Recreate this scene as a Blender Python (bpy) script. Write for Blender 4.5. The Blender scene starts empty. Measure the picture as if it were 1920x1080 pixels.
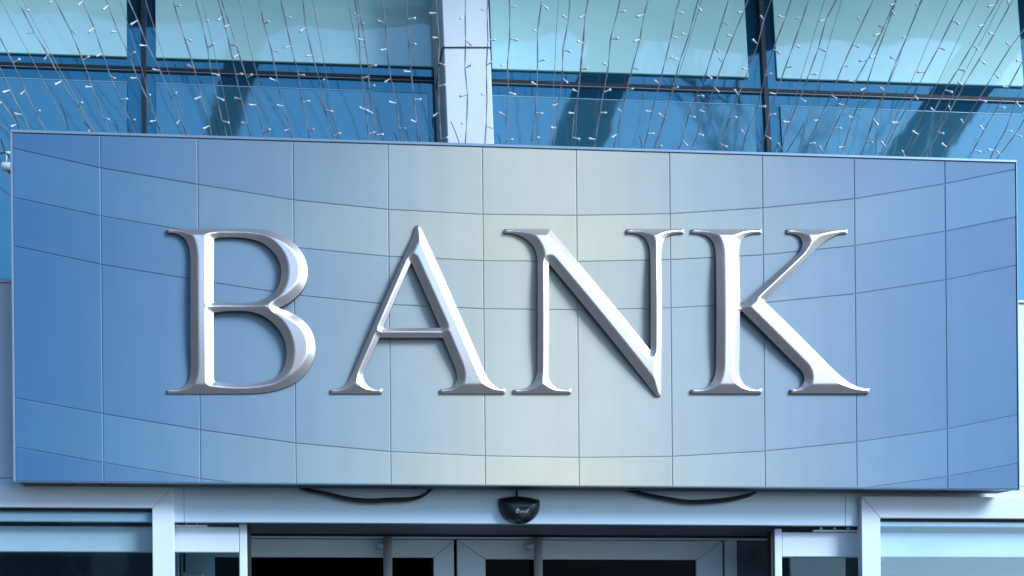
import bpy, bmesh, math, random
import numpy as np
from mathutils import Vector, Matrix
from mathutils.geometry import delaunay_2d_cdt

# ------------------------------------------------------------------ camera, sky, sun, exposure
SC = bpy.context.scene
COL = SC.collection
R = math.radians
FPX, YAW, ROLL, CY, EYE = 3200.0, 0.1106, -0.0092, 1408.6, 1.6
cam_d = bpy.data.cameras.new('camera')
cam_d.sensor_width = 36.0
cam_d.lens = FPX / 1920 * 36
cam_d.shift_x = -(-math.sin(ROLL) * (CY - 540)) / 1920
cam_d.shift_y = math.cos(ROLL) * (CY - 540) / 1920
cam_d.clip_start, cam_d.clip_end = 0.1, 3000
cam = bpy.data.objects.new('camera', cam_d)
COL.objects.link(cam)
cam.matrix_world = (Matrix.Translation((0, 0, EYE)) @ Matrix.Rotation(-YAW, 4, 'Z')
                    @ Matrix.Rotation(R(90), 4, 'X') @ Matrix.Rotation(ROLL, 4, 'Z'))
SC.camera = cam

SUN_EL, SUN_AZ = 30.0, 46.0        # azimuth: degrees to the right of the straight-out facade normal (-Y)
world = bpy.data.worlds.new('World')
SC.world = world
world.use_nodes = True
wn, wl = world.node_tree.nodes, world.node_tree.links
wn.clear()
sky = wn.new('ShaderNodeTexSky')
sky.sky_type = 'NISHITA'
sky.sun_disc = False
sky.sun_elevation = R(SUN_EL)
sky.sun_rotation = R(180 - SUN_AZ)
sky.air_density, sky.dust_density, sky.ozone_density = 1.0, 0.5, 1.5
bg = wn.new('ShaderNodeBackground')
bg.inputs['Strength'].default_value = 0.14
wo = wn.new('ShaderNodeOutputWorld')
wl.new(sky.outputs[0], bg.inputs[0])
wl.new(bg.outputs[0], wo.inputs[0])

sun_d = bpy.data.lights.new('sun', 'SUN')
sun_d.energy = 3.0
sun_d.angle = R(22)
sun_d.color = (1.0, 0.98, 0.95)
sun = bpy.data.objects.new('sun', sun_d)
COL.objects.link(sun)
sdir = Vector((math.sin(R(SUN_AZ)) * math.cos(R(SUN_EL)), -math.cos(R(SUN_AZ)) * math.cos(R(SUN_EL)), math.sin(R(SUN_EL))))
sun.rotation_euler = sdir.to_track_quat('Z', 'Y').to_euler()
sun.location = sdir * 30

vs = SC.view_settings
vs.view_transform = 'Standard'
vs.look = 'None'
vs.gamma = 1.0
vs.use_curve_mapping = False
vs.exposure = 0.45
vs.use_white_balance = True            # the photograph is balanced cool
vs.white_balance_temperature = 5050
vs.white_balance_tint = 5
SC.cycles.max_bounces = 8
SC.cycles.use_denoising = True

# ------------------------------------------------------------------ measuring: photograph pixel -> point on a real plane
CAM = np.array([0, 0, EYE])
FW = np.array([math.sin(YAW), math.cos(YAW), 0])
RT = np.array([math.cos(YAW), -math.sin(YAW), 0])
UP = np.array([0, 0, 1.0])
def ray(px, py):
    c, s = math.cos(ROLL), math.sin(ROLL)
    du, dv = px - 960, py - 540
    u, v = c * du + s * dv, -s * du + c * dv
    d = RT * (u / FPX) + FW + UP * (-(v - (CY - 540)) / FPX)
    return d / np.linalg.norm(d)
def on_plane(px, py, P0, n):
    d = ray(px, py)
    return CAM + d * (np.dot(np.asarray(P0) - CAM, n) / np.dot(d, n))
def at(px, py, Y):
    return on_plane(px, py, (0, Y, 0), np.array([0, 1.0, 0]))
def X(px, py, Y): return at(px, py, Y)[0]
def Z(px, py, Y): return at(px, py, Y)[2]

# ------------------------------------------------------------------ helpers
rnd = random.Random(7)
def tag(o, label=None, cat=None, group=None, kind=None):
    if label: o['label'] = label
    if cat: o['category'] = cat
    if group: o['group'] = group
    if kind: o['kind'] = kind
    return o
def empty(name, loc, label=None, cat=None, group=None):
    o = bpy.data.objects.new(name, None)
    o.empty_display_size = 0.1
    COL.objects.link(o)
    o.location = loc
    return tag(o, label, cat, group)
def link(name, me, mat, parent=None):
    """vertices are in world coordinates; a child is re-based on its parents' locations (nothing is rotated)"""
    o = bpy.data.objects.new(name, me)
    COL.objects.link(o)
    if mat and not me.materials: me.materials.append(mat)
    if parent:
        o.parent = parent
        off = Vector((0, 0, 0)); p = parent
        while p:
            off += p.location; p = p.parent
        me.transform(Matrix.Translation(-off))
    return o
def mesh(name, v, f, mat, parent=None, smooth=False):
    me = bpy.data.meshes.new(name)
    me.from_pydata([tuple(map(float, p)) for p in v], [], f)
    if smooth:
        me.polygons.foreach_set('use_smooth', [True] * len(me.polygons))
    me.validate(); me.update()
    return link(name, me, mat, parent)
def box(name, x, y, z, mat, parent=None, bev=0.003):
    bm = bmesh.new()
    bmesh.ops.create_cube(bm, size=1)
    for v in bm.verts:
        v.co = Vector(((x[0] + x[1]) / 2 + v.co.x * (x[1] - x[0]), (y[0] + y[1]) / 2 + v.co.y * (y[1] - y[0]), (z[0] + z[1]) / 2 + v.co.z * (z[1] - z[0])))
    if bev:
        bmesh.ops.bevel(bm, geom=bm.edges[:], offset=bev, segments=1, affect='EDGES')
    bmesh.ops.recalc_face_normals(bm, faces=bm.faces)
    me = bpy.data.meshes.new(name); bm.to_mesh(me); bm.free()
    return link(name, me, mat, parent)
def prism(name, pts, dirv, mat, parent=None, bev=0.0, seg=1):
    """closed polygon of 3D points pushed along dirv"""
    bm = bmesh.new()
    d = Vector(dirv)
    a = [bm.verts.new(Vector(map(float, p))) for p in pts]
    b = [bm.verts.new(v.co + d) for v in a]
    n = len(a)
    bm.faces.new(a); bm.faces.new(b[::-1])
    for i in range(n):
        bm.faces.new((a[i], b[i], b[(i + 1) % n], a[(i + 1) % n]))
    if bev:
        bmesh.ops.bevel(bm, geom=bm.edges[:], offset=bev, segments=seg, affect='EDGES')
    bmesh.ops.recalc_face_normals(bm, faces=bm.faces)
    me = bpy.data.meshes.new(name); bm.to_mesh(me); bm.free()
    return link(name, me, mat, parent)
def tube_vf(pts, rad, sides=6, base=0, cap=True):
    P = [np.asarray(p, float) for p in pts]
    v, f = [], []
    n = len(P)
    ref = np.array([0.0, 1.0, 0.0])
    for i in range(n):
        t = P[min(i + 1, n - 1)] - P[max(i - 1, 0)]
        t = t / (np.linalg.norm(t) + 1e-12)
        u = np.cross(t, ref)
        if np.linalg.norm(u) < 0.05: u = np.cross(t, np.array([1.0, 0, 0]))
        u /= np.linalg.norm(u); w = np.cross(t, u)
        r = rad[i] if hasattr(rad, '__len__') else rad
        for k in range(sides):
            a = 2 * math.pi * k / sides
            v.append(P[i] + r * (math.cos(a) * u + math.sin(a) * w))
    for i in range(n - 1):
        for k in range(sides):
            a0, a1 = base + i * sides + k, base + i * sides + (k + 1) % sides
            f.append((a0, a1, a1 + sides, a0 + sides))
    if cap:
        f.append(tuple(base + k for k in range(sides))[::-1])
        f.append(tuple(base + (n - 1) * sides + k for k in range(sides)))
    return v, f
def tube(name, pts, rad, mat, parent=None, sides=8):
    v, f = tube_vf(pts, rad, sides)
    return mesh(name, v, f, mat, parent, smooth=True)

# ------------------------------------------------------------------ materials
def nd(nt, kind, **kw):
    n = nt.nodes.new(kind)
    for k, v in kw.items(): setattr(n, k, v)
    return n
def material(name, col, rough=0.5, metal=0.0, var=0.0, vscale=6.0, bump=0.0, bscale=40.0, ior=1.5, spec_tint=None, coat=0.0, stretch=None, rvar=0.0):
    m = bpy.data.materials.new(name); m.use_nodes = True
    nt = m.node_tree; b = nt.nodes['Principled BSDF']
    b.inputs['Roughness'].default_value = rough
    b.inputs['Metallic'].default_value = metal
    b.inputs['IOR'].default_value = ior
    b.inputs['Coat Weight'].default_value = coat
    if spec_tint: b.inputs['Specular Tint'].default_value = (*spec_tint, 1)
    b.inputs['Base Color'].default_value = (*col, 1)
    geo = nd(nt, 'ShaderNodeNewGeometry')
    src = geo.outputs['Position']
    if stretch:
        mp = nd(nt, 'ShaderNodeMapping'); mp.inputs['Scale'].default_value = stretch
        nt.links.new(src, mp.inputs[0]); src = mp.outputs[0]
    if var:
        no = nd(nt, 'ShaderNodeTexNoise'); no.inputs['Scale'].default_value = vscale; no.inputs['Detail'].default_value = 6; no.inputs['Roughness'].default_value = 0.62
        nt.links.new(src, no.inputs['Vector'])
        rp = nd(nt, 'ShaderNodeMapRange'); rp.inputs[1].default_value = 0.3; rp.inputs[2].default_value = 0.7
        rp.inputs[3].default_value = 1 - var; rp.inputs[4].default_value = 1 + var * 0.6
        nt.links.new(no.outputs[0], rp.inputs[0])
        mx = nd(nt, 'ShaderNodeMix', data_type='RGBA', blend_type='MULTIPLY'); mx.inputs[0].default_value = 1
        mx.inputs[6].default_value = (*col, 1)
        nt.links.new(rp.outputs[0], mx.inputs[7]); nt.links.new(mx.outputs[2], b.inputs['Base Color'])
        if rvar:
            r2 = nd(nt, 'ShaderNodeMapRange'); r2.inputs[1].default_value = 0.3; r2.inputs[2].default_value = 0.7
            r2.inputs[3].default_value = max(0, rough - rvar); r2.inputs[4].default_value = rough + rvar
            nt.links.new(no.outputs[0], r2.inputs[0]); nt.links.new(r2.outputs[0], b.inputs['Roughness'])
    if bump:
        n2 = nd(nt, 'ShaderNodeTexNoise'); n2.inputs['Scale'].default_value = bscale; n2.inputs['Detail'].default_value = 3
        nt.links.new(src, n2.inputs['Vector'])
        bp = nd(nt, 'ShaderNodeBump'); bp.inputs['Strength'].default_value = 1.0; bp.inputs['Distance'].default_value = bump
        nt.links.new(n2.outputs[0], bp.inputs['Height']); nt.links.new(bp.outputs[0], b.inputs['Normal'])
    return m
def clear_glass(name, tint, refl_ior=1.5, bump=0.0):
    m = bpy.data.materials.new(name); m.use_nodes = True
    nt = m.node_tree; nt.nodes.clear()
    out = nd(nt, 'ShaderNodeOutputMaterial'); mix = nd(nt, 'ShaderNodeMixShader')
    tr = nd(nt, 'ShaderNodeBsdfTransparent'); tr.inputs[0].default_value = (*tint, 1)
    gl = nd(nt, 'ShaderNodeBsdfGlossy'); gl.inputs['Roughness'].default_value = 0.02; gl.inputs[0].default_value = (0.95, 0.98, 1, 1)
    fr = nd(nt, 'ShaderNodeLayerWeight'); fr.inputs['Blend'].default_value = 0.5
    f0 = ((refl_ior - 1) / (refl_ior + 1)) ** 2 
    pw = nd(nt, 'ShaderNodeMath', operation='POWER'); pw.inputs[1].default_value = 5
    ma = nd(nt, 'ShaderNodeMath', operation='MULTIPLY_ADD'); ma.inputs[1].default_value = 1 - f0; ma.inputs[2].default_value = f0
    nt.links.new(fr.outputs['Facing'], pw.inputs[0]); nt.links.new(pw.outputs[0], ma.inputs[0])
    nt.links.new(ma.outputs[0], mix.inputs[0]); nt.links.new(tr.outputs[0], mix.inputs[1]); nt.links.new(gl.outputs[0], mix.inputs[2])
    nt.links.new(mix.outputs[0], out.inputs[0])
    if bump:
        geo = nd(nt, 'ShaderNodeNewGeometry'); n2 = nd(nt, 'ShaderNodeTexNoise'); n2.inputs['Scale'].default_value = 3.0
        nt.links.new(geo.outputs['Position'], n2.inputs['Vector'])
        bp = nd(nt, 'ShaderNodeBump'); bp.inputs['Distance'].default_value = bump
        nt.links.new(n2.outputs[0], bp.inputs['Height']); nt.links.new(bp.outputs[0], gl.inputs['Normal'])
    return m

M = {}
M['white'] = material('white_powder_coat', (0.75, 0.80, 0.84), 0.42, var=0.05, vscale=3.0, bump=0.0004, bscale=60, stretch=(1, 1, 0.25))
M['column'] = material('white_column_paint', (0.82, 0.83, 0.85), 0.5, var=0.07, vscale=7.0, bump=0.0006, bscale=30, stretch=(1, 1, 0.3))
M['wallp'] = material('white_wall_panel', (0.76, 0.83, 0.90), 0.4, var=0.05, vscale=2.5)
M['fascia'] = material('brushed_aluminium_fascia', (0.68, 0.79, 0.86), 0.38, metal=0.1, var=0.06, vscale=5, bump=0.0003, bscale=90, stretch=(0.15, 1, 2))
M['soffit'] = material('dark_soffit', (0.11, 0.12, 0.13), 0.6, var=0.25, vscale=12, bump=0.001, bscale=60)
M['case'] = material('dark_sign_case', (0.03, 0.033, 0.038), 0.55, var=0.2, vscale=8)
M['trim'] = material('aluminium_trim', (0.33, 0.40, 0.47), 0.35, metal=0.5, var=0.06, vscale=6)
M['joint'] = material('sign_joint', (0.26, 0.33, 0.44), 0.6)
M['silver'] = material('satin_silver', (0.92, 0.81, 0.73), 0.39, metal=0.96, var=0.04, vscale=5)
M['silver_side'] = material('letter_return', (0.12, 0.12, 0.14), 0.45, metal=0.5)
M['mullion'] = material('dark_mullion', (0.028, 0.034, 0.046), 0.35, var=0.15, vscale=10)
M['gasket'] = material('black_gasket', (0.012, 0.013, 0.016), 0.6)
M['bead'] = material('grey_bead', (0.20, 0.22, 0.26), 0.4, metal=0.4)
M['band'] = material('blue_frit_glass', (0.016, 0.055, 0.10), 0.03, ior=3.3, spec_tint=(0.45, 0.88, 1.0), bump=0.0006, bscale=2.2)
M['upper'] = material('pale_spandrel_glass', (0.64, 0.93, 0.88), 0.03, ior=2.3, spec_tint=(0.85, 0.95, 1.0), var=0.05, vscale=1.5, bump=0.0012, bscale=2.6)
M['lower'] = material('blue_spandrel_glass', (0.05, 0.14, 0.20), 0.05, ior=3.8, spec_tint=(0.62, 0.95, 1.0), var=0.06, vscale=1.8, bump=0.0012, bscale=3.2)
M['edge'] = material('glass_edge', (0.35, 0.55, 0.68), 0.3)
M['wire'] = material('clear_grey_wire', (0.36, 0.38, 0.40), 0.35, var=0.3, vscale=30)
M['bulb'] = material('frosted_led', (0.72, 0.74, 0.76), 0.22, coat=0.3)
M['black'] = material('black_plastic', (0.014, 0.016, 0.020), 0.35, var=0.2, vscale=30)
M['rubber'] = material('black_rubber_cable', (0.016, 0.018, 0.022), 0.5)
M['mark'] = material('printed_white', (0.40, 0.44, 0.48), 0.5)
M['inner'] = material('grey_inner_door', (0.60, 0.68, 0.72), 0.45, var=0.08, vscale=6)
M['steel'] = material('stainless_tube', (0.62, 0.64, 0.65), 0.3, metal=0.4)
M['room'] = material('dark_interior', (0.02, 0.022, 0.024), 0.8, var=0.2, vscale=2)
M['canopy'] = material('dark_canopy', (0.035, 0.038, 0.045), 0.7, var=0.3, vscale=3)
M['strut'] = material('weathered_steel_strut', (0.09, 0.10, 0.115), 0.6, var=0.6, vscale=5)
M['paving'] = material('grey_paving', (0.095, 0.095, 0.095), 0.8, var=0.25, vscale=1.4, bump=0.002, bscale=25)
M['stone'] = material('dark_stone', (0.045, 0.043, 0.042), 0.8, var=0.3, vscale=1.2)
M['sideglass'] = clear_glass('clear_side_glass', (0.93, 0.98, 0.99), 1.9, bump=0.003)
M['leafglass'] = clear_glass('door_glass', (0.72, 0.82, 0.86), 1.5)
M['darkglass'] = clear_glass('dark_door_glass', (0.05, 0.06, 0.07), 1.12)

# ------------------------------------------------------------------ planes of the place
YS = 6.50                  # sign face
YF = 6.61                  # white frames of the side windows
YW = 6.645                 # fascia
YL = 6.70                  # sliding leaves
YI = 7.05                  # inner doors

# ground
mesh('ground', [(-400, -400, 0), (400, -400, 0), (400, 400, 0), (-400, 400, 0)], [(0, 1, 2, 3)], M['paving']).__setitem__('kind', 'structure')

# ------------------------------------------------------------------ the sloping glass facade above the sign
def vp_dir(lines):
    # direction shared by the sloping mullions
    A = []
    for (p, q) in lines:
        A.append(np.cross(ray(*p), ray(*q)))
    d = np.linalg.svd(np.array(A))[2][-1]
    return d if d[2] > 0 else -d
D = vp_dir([((268, 0), (268.5, 245)), ((871, 0), (883, 268)), ((1427, 0), (1442, 285)), ((1449, 0), (1464.5, 285)), ((237, 0), (239, 245))])
G0 = at(960, 270, 7.15)
XA = np.array([1.0, 0, 0])
GN = np.cross(XA, D); GN /= np.linalg.norm(GN)
if GN[1] > 0: GN = -GN                          # towards the street
DS = np.cross(GN, XA); DS /= np.linalg.norm(DS)
if DS[2] < 0: DS = -DS
def glass(px, py, out=0.0):
    return on_plane(px, py, G0 + GN * out, GN)
facade = empty('glass_facade', tuple(G0), 'sloping blue glass curtain wall with dark mullions above the sign', 'glass wall')
def quad_on(name, px4, out, thick, mat, parent, bev=0.0):
    return prism(name, [glass(x, y, out) for x, y in px4], GN * -thick, mat, parent, bev)
def lerp_line(x, a, b): return a[1] + (b[1] - a[1]) * (x - a[0]) / (b[0] - a[0])
def side(x0, x285, y): return x0 + (x285 - x0) * y / 285.0
YT, YB = -420, 640
quad_on('back_panel', [(-700, YT), (2700, YT), (2700, YB), (-700, YB)], 0.0, 0.05, M['band'], facade)
U1, U2 = (0, 98), (1920, 162)                    # lower edge of upper panes
V1, V2 = (0, 146), (1920, 216)                   # upper edge of lower panes
def tilt_x(x, y):                                # a sloping line through (x, 0) seen at height y
    P = glass(x, 0); Q = P + D * ((0 - y) / 200.0) * -0.4
    # find the point of the sloping line that appears at height y
    lo, hi = -8.0, 8.0
    for _ in range(40):
        mid = (lo + hi) / 2
        T = P + D * mid - CAM
        b = np.dot(T, UP) / np.dot(T, FW); a = np.dot(T, RT) / np.dot(T, FW)
        u, v = a * FPX, -b * FPX + CY - 540
        yy = 540 + math.sin(ROLL) * u + math.cos(ROLL) * v
        if yy > y: lo = mid
        else: hi = mid
    return 960 + math.cos(ROLL) * u - math.sin(ROLL) * v
for (xa, xb) in ((-560, 237), (291, 817), (918, 1396), (1449, 1908), (1962, 2500)):
    ya, yb = lerp_line(xa, U1, U2), lerp_line(xb, U1, U2)
    quad_on('pane', [(tilt_x(xa, YT), YT), (tilt_x(xb, YT), YT), (tilt_x(xb, yb), yb), (tilt_x(xa, ya), ya)], 0.014, 0.012, M['upper'], facade, 0.0015)
for (xa, xb) in ((-560, 237.5), (290, 797), (905, 1404), (1451, 1906), (1966, 2500)):
    ya, yb = lerp_line(xa, V1, V2), lerp_line(xb, V1, V2)
    quad_on('pane', [(tilt_x(xa, ya), ya), (tilt_x(xb, yb), yb), (tilt_x(xb, YB), YB), (tilt_x(xa, YB), YB)], 0.010, 0.008, M['lower'], facade, 0.0015)
    # the thin head bead of the lower pane
    quad_on('bead', [(tilt_x(xa, ya - 1.2), ya - 1.2), (tilt_x(xb, yb - 1.2), yb - 1.2), (tilt_x(xb, yb), yb), (tilt_x(xa, ya), ya)], 0.012, 0.010, M['edge'], facade)
def tr(x): return lerp_line(x, (0, 118.5), (1920, 186.5))
quad_on('transom', [(-700, tr(-700) - 3.6), (2700, tr(2700) - 3.6), (2700, tr(2700) + 3), (-700, tr(-700) + 3)], 0.009, 0.009, M['gasket'], facade, 0.002)
quad_on('transom_lip', [(-700, tr(-700) + 3.3), (2700, tr(2700) + 3.3), (2700, tr(2700) + 5.0), (-700, tr(-700) + 5.0)], 0.011, 0.011, M['bead'], facade)
for xm in (-330, 263.5, 1422.5, 1936):
    quad_on('mullion', [(tilt_x(xm, YT), YT), (tilt_x(xm + 9, YT), YT), (tilt_x(xm + 9, YB), YB), (tilt_x(xm, YB), YB)], 0.022, 0.022, M['mullion'], facade, 0.002)

# white column leaning with the glass
colm = empty('white_column', tuple(glass(880, 500, 0.3)), 'white square steel column leaning with the glass wall above the sign', 'column')
CO = 0.33
cl, cr = glass(828, 0, CO), glass(915.5, 0, CO)
cl2, cr2 = glass(839, 268, CO), glass(926.5, 268, CO)
def ext(p, q, s): return p + (q - p) * s
def colseg(name, s0, s1, shrink=0.0):
    pts = [ext(cl, cl2, s0), ext(cr, cr2, s0), ext(cr, cr2, s1), ext(cl, cl2, s1)]
    return prism(name, pts, (-0.02, 0.30, 0), M['column'], colm, 0.004)
colseg('shaft', -2.2, 0.338)
colseg('shaft', 0.3395, 2.2)
# strap cable round the column
a = ext(cl, cl2, 0.337) + np.array([-0.002, -0.004, 0]); b = ext(cr, cr2, 0.337) + np.array([0.003, -0.004, 0])
strap = tube('strap_cable', [a + np.array([-0.016, 0.2, -0.09]), a + np.array([-0.012, 0.12, -0.045]), a + np.array([-0.003, 0.02, -0.002]), a, (a + b) / 2 + np.array([0, 0, 0.001]), b, b + np.array([0.003, 0.2, 0])], 0.0026, M['rubber'])
tag(strap, 'thin black cable strapped round the white column', 'cable')

# ------------------------------------------------------------------ lower wall, fascia, soffit
zs_wall = Z(10, 530, YW + 0.015)
z_fb = Z(960, 982.0, YW)
z_ft = Z(960, 905, YW)
XL, XR = -3.6, 5.2
wall = empty('wall_behind_sign', (0.8, YW, z_ft), 'smooth white wall panels either side of the sign', 'wall')
box('wall_panel', (XL, XR), (YW + 0.015, YW + 0.10), (z_ft + 0.004, zs_wall), M['wallp'], wall)
box('ledge', (XL, XR), (YW + 0.005, 7.4), (zs_wall + 0.001, zs_wall + 0.012), M['wallp'], wall, 0.002)
fas = empty('door_header', (0.8, YW, z_fb), 'grey aluminium header above the sliding entrance doors', 'header')
xs_f = [XL, X(345, 950, YW), X(1585, 950, YW), XR]
for i in range(3):
    box('fascia', (xs_f[i] + 0.0006, xs_f[i + 1] - 0.0006), (YW, YW + 0.03), (z_fb, z_ft), M['fascia'], fas, 0.0012)
box('soffit', (XL, XR), (YW + 0.031, YI + 0.06), (z_fb + 0.004, z_fb + 0.09), M['soffit'], fas, 0)

# ------------------------------------------------------------------ side windows with mitred white frames
def mitred(name, P, mat, parent, Y, depth):
    return prism(name, [(x, Y, z) for x, z in P], (0, depth, 0), mat, parent, 0.002)
def side_window(xo, xi, zo, zi, xfar, label):
    """xo/xi: outer and inner edge of the jamb beside the door; xfar: far outer edge"""
    w = empty('side_window', ((xo + xfar) / 2, YF, 0), label, 'window')
    jw = abs(xo - xi); s = 1 if xfar > xo else -1
    fo, fi = xfar, xfar - s * jw
    g = 0.0004
    mitred('head', [(xo, zo), (fo, zo), (fi, zi), (xi, zi)], M['white'], w, YF, 0.05)
    mitred('jamb', [(xo, zo - 0.0012), (xi, zi - 0.0012), (xi, 0.1), (xo, 0.1)], M['white'], w, YF, 0.0498)
    mitred('jamb', [(fo, zo - 0.0012), (fi, zi - 0.0012), (fi, 0.1), (fo, 0.1)], M['white'], w, YF, 0.0498)
    box('threshold', (min(xo, fo), max(xo, fo)), (YF, YF + 0.05), (0.0, 0.098), M['white'], w)
    a, b = sorted((xi, fi))
    box('gasket', (a, b), (YF + 0.022, YF + 0.032), (zi - 0.012, zi - 0.0005), M['gasket'], w, 0)
    box('pane', (a, b), (YF + 0.024, YF + 0.030), (0.1, zi - 0.0125), M['sideglass'], w, 0)
    return w
side_window(X(325, 930, YF), X(285, 953, YF), Z(150, 909, YF), Z(150, 951.5, YF), -1.95, 'white framed side window left of the doors')
side_window(X(1615, 940, YF), X(1650.5, 970, YF), Z(1750, 931, YF), Z(1750, 971.5, YF), 3.55, 'white framed side window right of the doors')

# ------------------------------------------------------------------ sliding door leaves
def sliding_leaf(x_in0, x_in1, xfar, z_st, z_r1, z_r0, label):
    """x_in0..x_in1: meeting stile; xfar: the other end, behind the side window"""
    t = empty('sliding_door', ((x_in1 + xfar) / 2, YL, 0), label, 'door')
    s = 1 if xfar > x_in1 else -1
    box('stile', sorted((x_in0, x_in1)), (YL, YL + 0.04), (0.02, z_st), M['white'], t)
    box('stile', sorted((xfar, xfar - s * 0.05)), (YL, YL + 0.04), (0.02, z_st), M['white'], t)
    a, b = sorted((x_in1 + s * 0.0005, xfar - s * 0.0505))
    box('top_rail', (a, b), (YL + 0.002, YL + 0.038), (z_r0, z_r1), M['white'], t)
    box('bottom_rail', (a, b), (YL + 0.002, YL + 0.038), (0.02, 0.12), M['white'], t)
    box('pane', (a, b), (YL + 0.017, YL + 0.023), (0.121, z_r0 - 0.001), M['leafglass'], t, 0)
    box('brush_seal', sorted((x_in0 - s * 0.0005, x_in0 - s * 0.014)), (YL + 0.006, YL + 0.06), (0.02, z_st - 0.006), M['gasket'], t, 0.002)
    # hanger carriage on top of the rail
    return t
lx0, lx1 = X(463, 1000, YL), X(448, 1000, YL)
ld = sliding_leaf(lx0, lx1, -1.55, Z(455, 982, YL), Z(390, 987.5, YL), Z(390, 1035.5, YL), 'open sliding glass door leaf beside the left side window')
rx0, rx1 = X(1452, 1020, YL), X(1466, 1020, YL)
rd = sliding_leaf(rx0, rx1, 3.25, Z(1459, 991, YL), Z(1540, 998, YL), Z(1540, 1044, YL), 'open sliding glass door leaf beside the right side window')
def hanger(px0, px1, py0, py1, par):
    y = YL - 0.012
    h = box('hanger_bar', (X(px0, py0, y), X(px1, py0, y)), (y, y + 0.03), (Z(px0, py1, y), Z(px0, py0, y)), M['white'], par, 0.002)
    for k in range(4):
        px = px0 + (px1 - px0) * (0.12 + 0.22 * k)
        c = at(px, py0 - 2.2, y + 0.012)
        v, f = tube_vf([c + np.array([0, -0.006, 0]), c + np.array([0, 0.006, 0])], 0.005, 8)
        mesh('bolt', v, f, M['steel'], h)
hanger(300, 388.5, 983.5, 986.8, ld)
hanger(1525, 1640, 993, 996.5, rd)

# ------------------------------------------------------------------ inner doors
def zI(py, px=900): return Z(px, py, YI)
part = empty('inner_frame', (X(900, 1030, YI), YI, 0), 'grey inner door frame under the dark soffit', 'door frame')
xl, xr = X(326, 1030, YI), X(1600, 1030, YI)
z_top = zI(1011)
box('brush_strip', (XL, XR), (YI - 0.035, YI - 0.018), (zI(1008.4) , z_fb + 0.0035), M['gasket'], part, 0)
rb = random.Random(3)
box('head_trim', (XL, XR), (YI - 0.03, YI + 0.02), (z_top + 0.0005, zI(1008.6)), M['white'], part, 0.001)
box('post', (X(1358.5, 1030, YI), X(1382, 1030, YI)), (YI, YI + 0.05), (0, z_top), M['inner'], part)
box('post', (X(326, 1060, YI), X(337, 1060, YI)), (YI, YI + 0.05), (0, z_top), M['inner'], part)
box('side_panel', (X(1384, 1030, YI), X(1625, 1030, YI)), (YI + 0.02, YI + 0.05), (0, z_top), M['soffit'], part)
box('side_panel', (XL, X(325, 1030, YI)), (YI + 0.02, YI + 0.05), (0, z_top), M['soffit'], part)
box('side_panel', (X(1626, 1030, YI), XR), (YI + 0.02, YI + 0.05), (0, z_top), M['soffit'], part)
def inner_leaf(x0, x1, xg0, xg1, pyg, label):
    t = empty('inner_door', ((x0 + x1) / 2, YI, 0), label, 'door')
    zt, zg = z_top - 0.003, zI(pyg)
    def pr(n, P): return prism(n, [(x, YI, z) for x, z in P], (0, 0.045, 0), M['inner'], t, 0.0015)
    pr('top_rail', [(x0, zt), (x1, zt), (xg1, zg), (xg0, zg)])
    pr('stile', [(x0, zt - 0.0015), (xg0, zg - 0.0015), (xg0, 0.02), (x0, 0.02)])
    pr('stile', [(x1, zt - 0.0015), (xg1, zg - 0.0015), (xg1, 0.02), (x1, 0.02)])
    box('bottom_rail', (xg0, xg1), (YI + 0.001, YI + 0.044), (0.02, 0.14), M['inner'], t)
    box('pane', (xg0, xg1), (YI + 0.02, YI + 0.028), (0.141, zg), M['darkglass'], t, 0)
    return t
g = lambda p: X(p, 1040, YI)
dl = inner_leaf(g(338.5), g(851), g(402), g(813), 1045.5, 'grey inner door leaf with dark glass, left of the middle gap')
dr = inner_leaf(g(857), g(1355), g(910), g(1305.5), 1048.0, 'grey inner door leaf with dark glass, right of the middle gap')
def pull(px, par):
    y = YI - 0.055
    x = X(px, 1040, y)
    t = tube('pull_handle', [(x, y, 0.5), (x, y, z_top + 0.0)], 0.0185, M['steel'], par, 20)
    for zb in (z_top - 0.03, 0.6):
        tube('handle_bracket', [(x - 0.012, y, zb), (x - 0.03, y + 0.03, zb), (x - 0.03, YI, zb)], 0.017, M['steel'], t, 12)
pull(727, dl); pull(1009, dr)
# door closer / conduit on the inner post
cj = box('conduit', (X(343.5, 1050, YI - 0.02), X(347.5, 1050, YI - 0.02)), (YI - 0.024, YI - 0.012), (Z(345, 1074, YI), z_top), M['gasket'], part, 0.002)
box('junction_box', (X(341, 1076, YI - 0.05), X(381, 1076, YI - 0.05)), (YI - 0.06, YI - 0.001), (1.75, Z(345, 1073.5, YI - 0.05)), M['inner'], part, 0.006)

# dark room behind the doors, vestibule ends
room = empty('interior', (0.8, 9, 0))
room['kind'] = 'structure'
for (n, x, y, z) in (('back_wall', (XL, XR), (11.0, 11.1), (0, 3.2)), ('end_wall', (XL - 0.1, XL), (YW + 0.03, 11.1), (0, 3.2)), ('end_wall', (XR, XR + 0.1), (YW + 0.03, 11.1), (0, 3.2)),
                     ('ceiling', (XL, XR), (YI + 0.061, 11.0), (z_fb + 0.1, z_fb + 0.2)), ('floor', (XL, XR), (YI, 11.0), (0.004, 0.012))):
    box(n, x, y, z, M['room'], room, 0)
for x in ((XL, -1.951), (3.551, XR)):
    o = box('pier', x, (YF + 0.005, YF + 0.2), (0, z_fb + 0.05), M['wallp'])
    tag(o, 'white wall pier left of the left side window' if x[0] < 0 else 'white wall pier right of the right side window', 'wall')

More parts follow.
